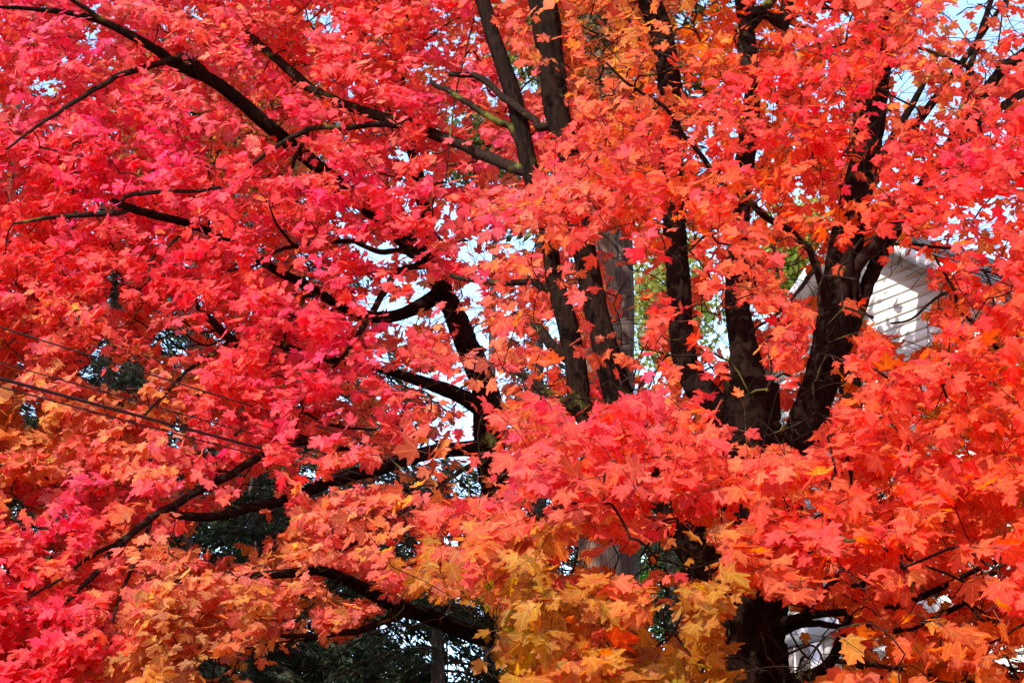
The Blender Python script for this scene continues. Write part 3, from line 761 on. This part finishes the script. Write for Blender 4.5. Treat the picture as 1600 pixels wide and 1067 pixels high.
    for li, (C, par) in enumerate(links):
        if weight[li] < 1:
            continue
        qx, qy, _ = project(C[1:3].mean(0))
        if 1350 < qx < 1460 and 400 < qy < 550:                     # no fine twigs cross the pale gable
            continue
        r0 = min(0.0020 * weight[li] ** 0.30, 0.0065); r1 = min(0.0020 * max(weight[li] - 1, 1) ** 0.30, 0.0065)
        V, Q = tube_arrays(C, np.linspace(r0, r1, 4), 4)
        TV.append(V); TQ.append(Q + nv); nv += len(V)
    for i in np.nonzero(alive)[0]:
        tt = np.linspace(0, 1, 4)
        C = S[i] + d[i] * (sl[i] * tt)[:, None] + UPV * (sag * tt ** 2)[:, None]
        V, Q = tube_arrays(C, np.linspace(0.0024, 0.0013, 4), 3)
        TV.append(V); TQ.append(Q + nv); nv += len(V)
    LB, tip, nrm, size, colr, ctr, px, py, pf, PB = [a[ok] for a in (LB, tip, nrm, size, colr, ctr, px, py, pf, PB)]
    tw = link('twigs', mesh_np('twigs', np.vstack(TV) - base, np.vstack(TQ), 4), M_BRANCH, root)
    tw['kind'] = 'stuff'
    return dict(root=root, base=base, LB=LB, tip=tip, nrm=nrm, PB=PB, size=size, col=colr, px=px, py=py, pf=pf, single=single)

def finish_leaves(trees):
    """pick each tree's leaves that show largest as single objects, the rest become its crown"""
    Wd, Hd = 800, 534
    cover = np.zeros((Hd, Wd), bool)
    tid = np.concatenate([np.full(len(t['px']), i) for i, t in enumerate(trees)])
    idx = np.concatenate([np.arange(len(t['px'])) for t in trees])
    px, py, pf, sz = [np.concatenate([t[k] for t in trees]) for k in ('px', 'py', 'pf', 'size')]
    face = np.concatenate([np.abs((t['nrm'] * unit(CAM - t['LB'])).sum(1)) for t in trees])
    vis = np.zeros(len(px), int)
    rad = sz * F / pf * 0.40 / 2
    for i in np.argsort(pf):
        cx, cy = px[i] / 2, py[i] / 2
        r = rad[i]; ry = max(r * (0.35 + 0.65 * face[i]), 1)
        x0, x1, y0, y1 = int(cx - r), int(cx + r) + 1, int(cy - ry), int(cy + ry) + 1
        if x0 < 2 or y0 < 2 or x1 > Wd - 2 or y1 > Hd - 2:
            continue
        c = cover[y0:y1, x0:x1]
        vis[i] = c.size - int(c.sum())
        c[:] = True
    for ti, t in enumerate(trees):
        own = np.nonzero(tid == ti)[0]
        best = own[np.argsort(-vis[own])][:t['single']]
        best = best[vis[best] > 0]
        pick = np.zeros(len(t['px']), bool); pick[idx[best]] = True
        b = np.cross(t['tip'], t['nrm'])
        tp = rng.integers(0, len(TEMPL), len(pick))
        for i in np.nonzero(pick)[0]:
            o = link('leaf', TEMPL_MESH[tp[i]], None, t['root'])
            s = t['size'][i]; q = t['LB'][i] - t['base']
            m = Matrix.Identity(4)
            for r_ in range(3):
                m[r_][0] = b[i][r_] * s; m[r_][1] = t['tip'][i][r_] * s; m[r_][2] = t['nrm'][i][r_] * s; m[r_][3] = q[r_]
            o.matrix_basis = m
            o.color = (*[float(v) for v in t['col'][i]], 1.0)
        seen = np.zeros(len(pick), int); seen[idx[own]] = vis[own]
        level = np.where(seen > 0, 0 if ti == 0 else 1, 2)          # hidden leaves get a simpler outline
        VV, CC, TT, UU, nv = [], [], [], [], 0
        for k, (tv, tt) in enumerate(TEMPL):
            for lv, (vi, tri) in enumerate(LODS):
                j = np.nonzero(~pick & (tp == k) & (level == lv))[0]
                if not len(j):
                    continue
                s = t['size'][j][:, None, None]; w = tv[vi]
                V = t['LB'][j][:, None] + s * (w[None, :, :1] * b[j][:, None] + w[None, :, 1:2] * t['tip'][j][:, None] + w[None, :, 2:] * t['nrm'][j][:, None])
                VV.append(V.reshape(-1, 3)); CC.append((t['col'][j][:, None] * tt[vi][None]).reshape(-1, 3))
                UU.append(np.tile(np.column_stack([LV0[vi], np.zeros(len(vi))]), (len(j), 1)))
                TT.append((tri[None] + (nv + np.arange(len(j)) * len(vi))[:, None, None]).reshape(-1, 3)); nv += len(j) * len(vi)
        V = np.vstack(VV); C = np.clip(np.vstack(CC), 0, 0.95)
        cr = link('crown', mesh_np('crown', V - t['base'], np.vstack(TT), 3, True, C, 'col', np.vstack(UU)), M_LEAF, t['root'])
        j = seen > 0                                                # stalks of the leaves that show
        LB, PB = t['LB'][j], t['PB'][j]
        e = unit(np.cross(LB - PB, CAM - LB)) * 0.0012
        PV = np.stack([PB - e, PB + e, LB + e, LB - e], 1).reshape(-1, 3)
        st = link('leaf_stalks', mesh_np('leaf_stalks', PV - t['base'], np.arange(len(PV)).reshape(-1, 4), 4), M_STALK, t['root'])
        st['kind'] = 'stuff'
        cr['kind'] = 'stuff'

def tree_base(tree):
    P = [p for t, nm, p, r in BRANCH_GEO if t == tree and nm == 'trunk'][0]
    return P

for i, (t, nm, P, R) in enumerate(BRANCH_GEO):       # carry the two trunks down to the ground
    if nm == 'trunk':
        b0 = P[0].copy(); dirn = P[0] - P[1]
        gz = float(ground_z(b0[0], b0[1])) - 0.15
        extra = [np.array([b0[0] + dirn[0] * 0.4, b0[1], gz])]
        BRANCH_GEO[i] = (t, nm, np.vstack([extra, P]), np.concatenate([[R[0] * 1.35], R]))
pA, pB = tree_base('A')[0], tree_base('B')[0]
cbase = at(1330, 900, 20.0); cz = float(ground_z(cbase[0], 20.0))
cpts = [np.array([cbase[0], 20.0, cz - 0.15]), np.array([cbase[0], 20.0, 4.0]), at(1325, 420, 20.0), at(1345, 180, 20.0), at(1370, -60, 20.0)]
BRANCH_GEO.append(('C', 'trunk', np.array(cpts), np.array([0.16, 0.14, 0.11, 0.08, 0.04])))
for tx, ty in ((1600, -40), (1480, 60), (1200, 40), (1010, 60), (1080, -60)):
    P = [cpts[2] * 0.6 + cpts[3] * 0.4, at((1330 + tx) / 2, (300 + ty) / 2 + 20, 19.8), at(tx, ty, 19.5)]
    BRANCH_GEO.append(('C', 'bough', np.array(P), np.array([0.06, 0.04, 0.015])))

trees = [
    make_maple('A', 'large red-orange maple with dark forked stems, filling the right half', (pA[0], pA[1], float(ground_z(pA[0], pA[1]))), 10300, 0.090, 12, 0.38, (1.0, 1.3, 1.15), (pA[0], 12.2, 5.5), 0.62),
    make_maple('B', 'pink-red maple with long arching boughs, filling the left half', (pB[0], pB[1], float(ground_z(pB[0], pB[1]))), 16000, 0.075, 14, 0.33, (1.0, 1.6, 1.6), (pB[0], 15.5, 6.0), 0.50),
    make_maple('C', 'paler orange maple behind, showing at the upper right corner', (cbase[0], 20.0, cz), 3800, 0.10, 12, 0.45, (1.05, 1.9, 1.3), (cbase[0], 20.0, 7.5), 0.4, 60),
]
finish_leaves(trees)

# ------------------------------------------------------------------ trees behind
def quad_leaves(P, a, b, w, l):
    """small folded diamond leaves at P, long axis a, across b"""
    l = np.asarray(l)[:, None]; w = np.asarray(w)[:, None]
    return np.stack([P, P + a * l * 0.5 + b * w, P + a * l, P + a * l * 0.5 - b * w], 1)

def conifer(px, Y, top_py, radius, label, dark=1.0, density=1.0, low=2.6):
    top = at(px, top_py, Y); gz = float(ground_z(top[0], Y))
    root = thing('conifer_tree', label, 'tree', (top[0], Y, gz), 'conifers behind the maples')
    H = top[2] - gz
    base = np.array([top[0], Y, gz])
    zs = np.linspace(-0.15, H, 14)
    wig = np.cumsum(rng.normal(0, 0.02, (14, 2)), 0)
    link('trunk', tube_mesh('trunk', np.column_stack([wig, zs]), np.linspace(0.055, 0.004, 14) * H * 0.45 + 0.01, 10, 0.06), M_GREYBARK, root)
    QV, QC = [], []
    TV, TQ, nv = [], [], 0
    z = low
    while z < H - 0.15:
        f = (H - z) / (H - low)
        for k in range(int(5 + 3 * f)):
            az = rng.uniform(0, 2 * np.pi)
            L = radius * (0.15 + 0.85 * f ** 0.8) * rng.uniform(0.65, 1.15)
            h = np.array([math.cos(az), math.sin(az), 0])
            t = np.linspace(0, 1, 8)
            C = np.column_stack([h[0] * L * t, h[1] * L * t, z + rng.uniform(-.12, .12) + L * (0.12 * t - 0.42 * t * t)])
            V, Q = tube_arrays(C, np.linspace(0.018, 0.004, 8) * (0.5 + f), 4)
            TV.append(V); TQ.append(Q + nv); nv += len(V)
            m = int(max(40, 120 * L * density))
            tt = rng.uniform(0.12, 1.0, m) ** 0.8
            B = np.column_stack([np.interp(tt, t, C[:, i]) for i in range(3)])
            sidev = np.array([-h[1], h[0], 0])
            sd = rng.choice([-1, 1], m)[:, None]
            spread = (0.34 * L * (1 - tt) + 0.10)[:, None] * rng.uniform(0, 1, (m, 1))
            B = B + sidev * sd * spread + UPV * (-0.35 * spread) + rng.normal(0, 0.03, (m, 3))
            a = unit(h * 0.6 + sidev * sd * 0.7 + rng.normal(0, 0.3, (m, 3)) + np.array([0, 0, -0.45]))
            bb = unit(np.cross(a, rng.normal(0, 1, (m, 3)) + UPV))
            QV.append(quad_leaves(B, a, bb, rng.uniform(0.010, 0.023, m), rng.uniform(0.09, 0.19, m)))
            c = np.array([0.028, 0.042, 0.016]) * dark * rng.uniform(0.6, 1.5, (m, 1)) * np.array([1.0, 1.0, 1.0]) + np.array([0.006, 0.0, 0.0]) * rng.random((m, 1))
            QC.append(np.repeat(c, 4, 0))
        z += 0.30
    bo = link('boughs', mesh_np('boughs', np.vstack(TV), np.vstack(TQ), 4), M_GREYBARK, root); bo['kind'] = 'stuff'
    QV = np.vstack(QV).reshape(-1, 3)
    cr = link('crown', mesh_np('crown', QV, np.arange(len(QV)).reshape(-1, 4), 4, False, np.vstack(QC)), M_NEEDLE, root)
    cr['kind'] = 'stuff'

conifer(40, 25, 120, 2.1, 'dark conifer behind the pink leaves near the left edge')
conifer(175, 21.5, 330, 2.0, 'dense dark conifer showing through the gap between the cables', density=1.4)
conifer(255, 27, -40, 2.3, 'tall dark conifer behind the left maple, showing beside the cables')
conifer(470, 29, -120, 2.3, 'tall dark conifer behind the middle of the left maple')
conifer(420, 24, 420, 2.0, 'dark conifer showing under the long sloping bough at lower left', density=1.3)
conifer(590, 26, 520, 2.5, 'low dark green conifer behind the lowest left bough', density=1.4)
conifer(700, 23, 690, 2.5, 'very dark conifer filling the bottom centre gap', density=1.3)
conifer(845, 27, 560, 1.7, 'dark conifer behind the orange leaves at bottom centre')
conifer(1040, 24, 640, 1.8, 'dark conifer showing beside the main trunk at lower right of centre')

def tall_trunk(px0, px1, Y, width_px, name, label, m, top_py=-500):
    lo = at(px0, 900, Y); hi = at(px1, top_py, Y); gz = float(ground_z(lo[0], Y))
    root = thing(name, label, 'tree', (lo[0], Y, gz), 'tall background trunks')
    base = np.array([lo[0], Y, gz])
    t = np.linspace(0, 1, 16)[:, None]
    foot = np.array([[lo[0] - (hi[0] - lo[0]) * 0.2, Y, gz - 0.2]])
    P = np.vstack([foot, lo * (1 - t) + hi * t]) - base
    P[2:, :2] += np.cumsum(rng.normal(0, 0.012, (len(P) - 2, 2)), 0)
    R = np.linspace(1.15, 0.75, len(P)) * width_px * Y / F / 2
    link('trunk', tube_mesh('trunk', P, R, 14, 0.05), m, root)
    # foliage high on the trunk, drooping sprays
    QV, QC = [], []
    for k in range(70):
        i = rng.integers(7, len(P)); az = rng.uniform(0, 2 * np.pi); L = rng.uniform(0.5, 1.5)
        h = np.array([math.cos(az), math.sin(az), 0])
        n_ = 55
        tt = rng.uniform(0.1, 1, n_)
        B = P[i] + h * (L * tt)[:, None] + UPV * (L * (0.1 * tt - 0.4 * tt ** 2))[:, None] + rng.normal(0, 0.09, (n_, 3))
        a = unit(h + rng.normal(0, 0.5, (n_, 3)) + np.array([0, 0, -0.5])); bb = unit(np.cross(a, rng.normal(0, 1, (n_, 3))))
        QV.append(quad_leaves(B, a, bb, rng.uniform(0.015, 0.035, n_), rng.uniform(0.1, 0.2, n_)))
        QC.append(np.repeat(np.array([0.10, 0.11, 0.02]) * rng.uniform(0.5, 1.3, (n_, 1)), 4, 0))
    QV = np.vstack(QV).reshape(-1, 3)
    cr = link('crown', mesh_np('crown', QV, np.arange(len(QV)).reshape(-1, 4), 4, False, np.vstack(QC)), M_NEEDLE, root)
    cr['kind'] = 'stuff'

tall_trunk(936, 928, 20.5, 58, 'cedar_tree', 'tall cedar with sunlit pale tan bark behind the upper centre stems', M_CEDAR)
tall_trunk(985, 984, 19.0, 25, 'bare_tree', 'slender straight grey-brown trunk, the thicker of two against the sky', M_GREYBARK)
tall_trunk(963, 960, 21.5, 16, 'bare_tree', 'thin straight dark trunk, the thinner of two against the sky', M_GREYBARK)

def leafy_tree(px, py, Y, rx, rz, col, label, n_clump=160, per=60, name='leafy_tree'):
    c = at(px, py, Y); gz = float(ground_z(c[0], Y))
    root = thing(name, label, 'tree', (c[0], Y, gz), 'yellow-green trees in the background')
    base = np.array([c[0], Y, gz]); cz_ = c[2] - gz
    zs = np.linspace(-0.15, cz_ + rz * 0.8, 10)
    link('trunk', tube_mesh('trunk', np.column_stack([np.cumsum(rng.normal(0, 0.03, (10, 2)), 0), zs]), np.linspace(0.13, 0.02, 10), 9, 0.06), M_GREYBARK, root)
    QV, QC = [], []
    for k in range(n_clump):
        v = unit(rng.normal(0, 1, 3)) * rng.random() ** 0.4
        ctr = np.array([v[0] * rx, v[1] * rx, cz_ + v[2] * rz])
        if k % 8 == 0:
            st = np.array([0, 0, max(cz_ - rz * 0.6, ctr[2] - 1.0)])
            link('branch', tube_mesh('branch', catmull([st, (st + ctr) / 2 + np.array([0, 0, .15]), ctr], 4), np.linspace(0.035, 0.008, 9), 6, 0.05), M_GREYBARK, root)
        B = ctr + rng.normal(0, 1, (per, 3)) * np.array([0.24, 0.24, 0.14])
        a = unit(rng.normal(0, 1, (per, 3)) + np.array([0, 0, -0.6])); bb = unit(np.cross(a, rng.normal(0, 1, (per, 3)) + np.array([0, -1, 0.3])))
        QV.append(quad_leaves(B, a, bb, rng.uniform(0.022, 0.04, per), rng.uniform(0.07, 0.11, per)))
        QC.append(np.repeat(np.array(col) * rng.uniform(0.6, 1.4, (per, 1)) * np.exp(rng.normal(0, 0.15, (per, 3))), 4, 0))
    QV = np.vstack(QV).reshape(-1, 3)
    cr = link('crown', mesh_np('crown', QV, np.arange(len(QV)).reshape(-1, 4), 4, False, np.clip(np.vstack(QC), 0, 0.8)), M_SMALL_LEAF, root)
    cr['kind'] = 'stuff'

YG = (0.26, 0.30, 0.04)
leafy_tree(1045, 450, 26, 0.42, 1.3, (0.34, 0.34, 0.08), 'bright yellow-green tree between the dark stems right of centre', 70)
leafy_tree(1250, 400, 28, 0.4, 0.8, (0.28, 0.30, 0.05), 'small yellow-green tree left of the house gable', 90)
leafy_tree(1075, 900, 25, 0.6, 1.0, (0.12, 0.28, 0.04), 'fresh green tree low beside the main trunk', 60)
leafy_tree(835, 30, 27, 0.55, 0.9, (0.25, 0.22, 0.05), 'olive-yellow tree top beside the upper centre stems', 80)
leafy_tree(330, 190, 22, 1.3, 1.0, (0.42, 0.15, 0.04), 'dull orange tree behind the upper left boughs', 170)
leafy_tree(760, 235, 26, 0.5, 0.5, (0.10, 0.12, 0.03), 'olive green tree behind the upper centre branches', 50)
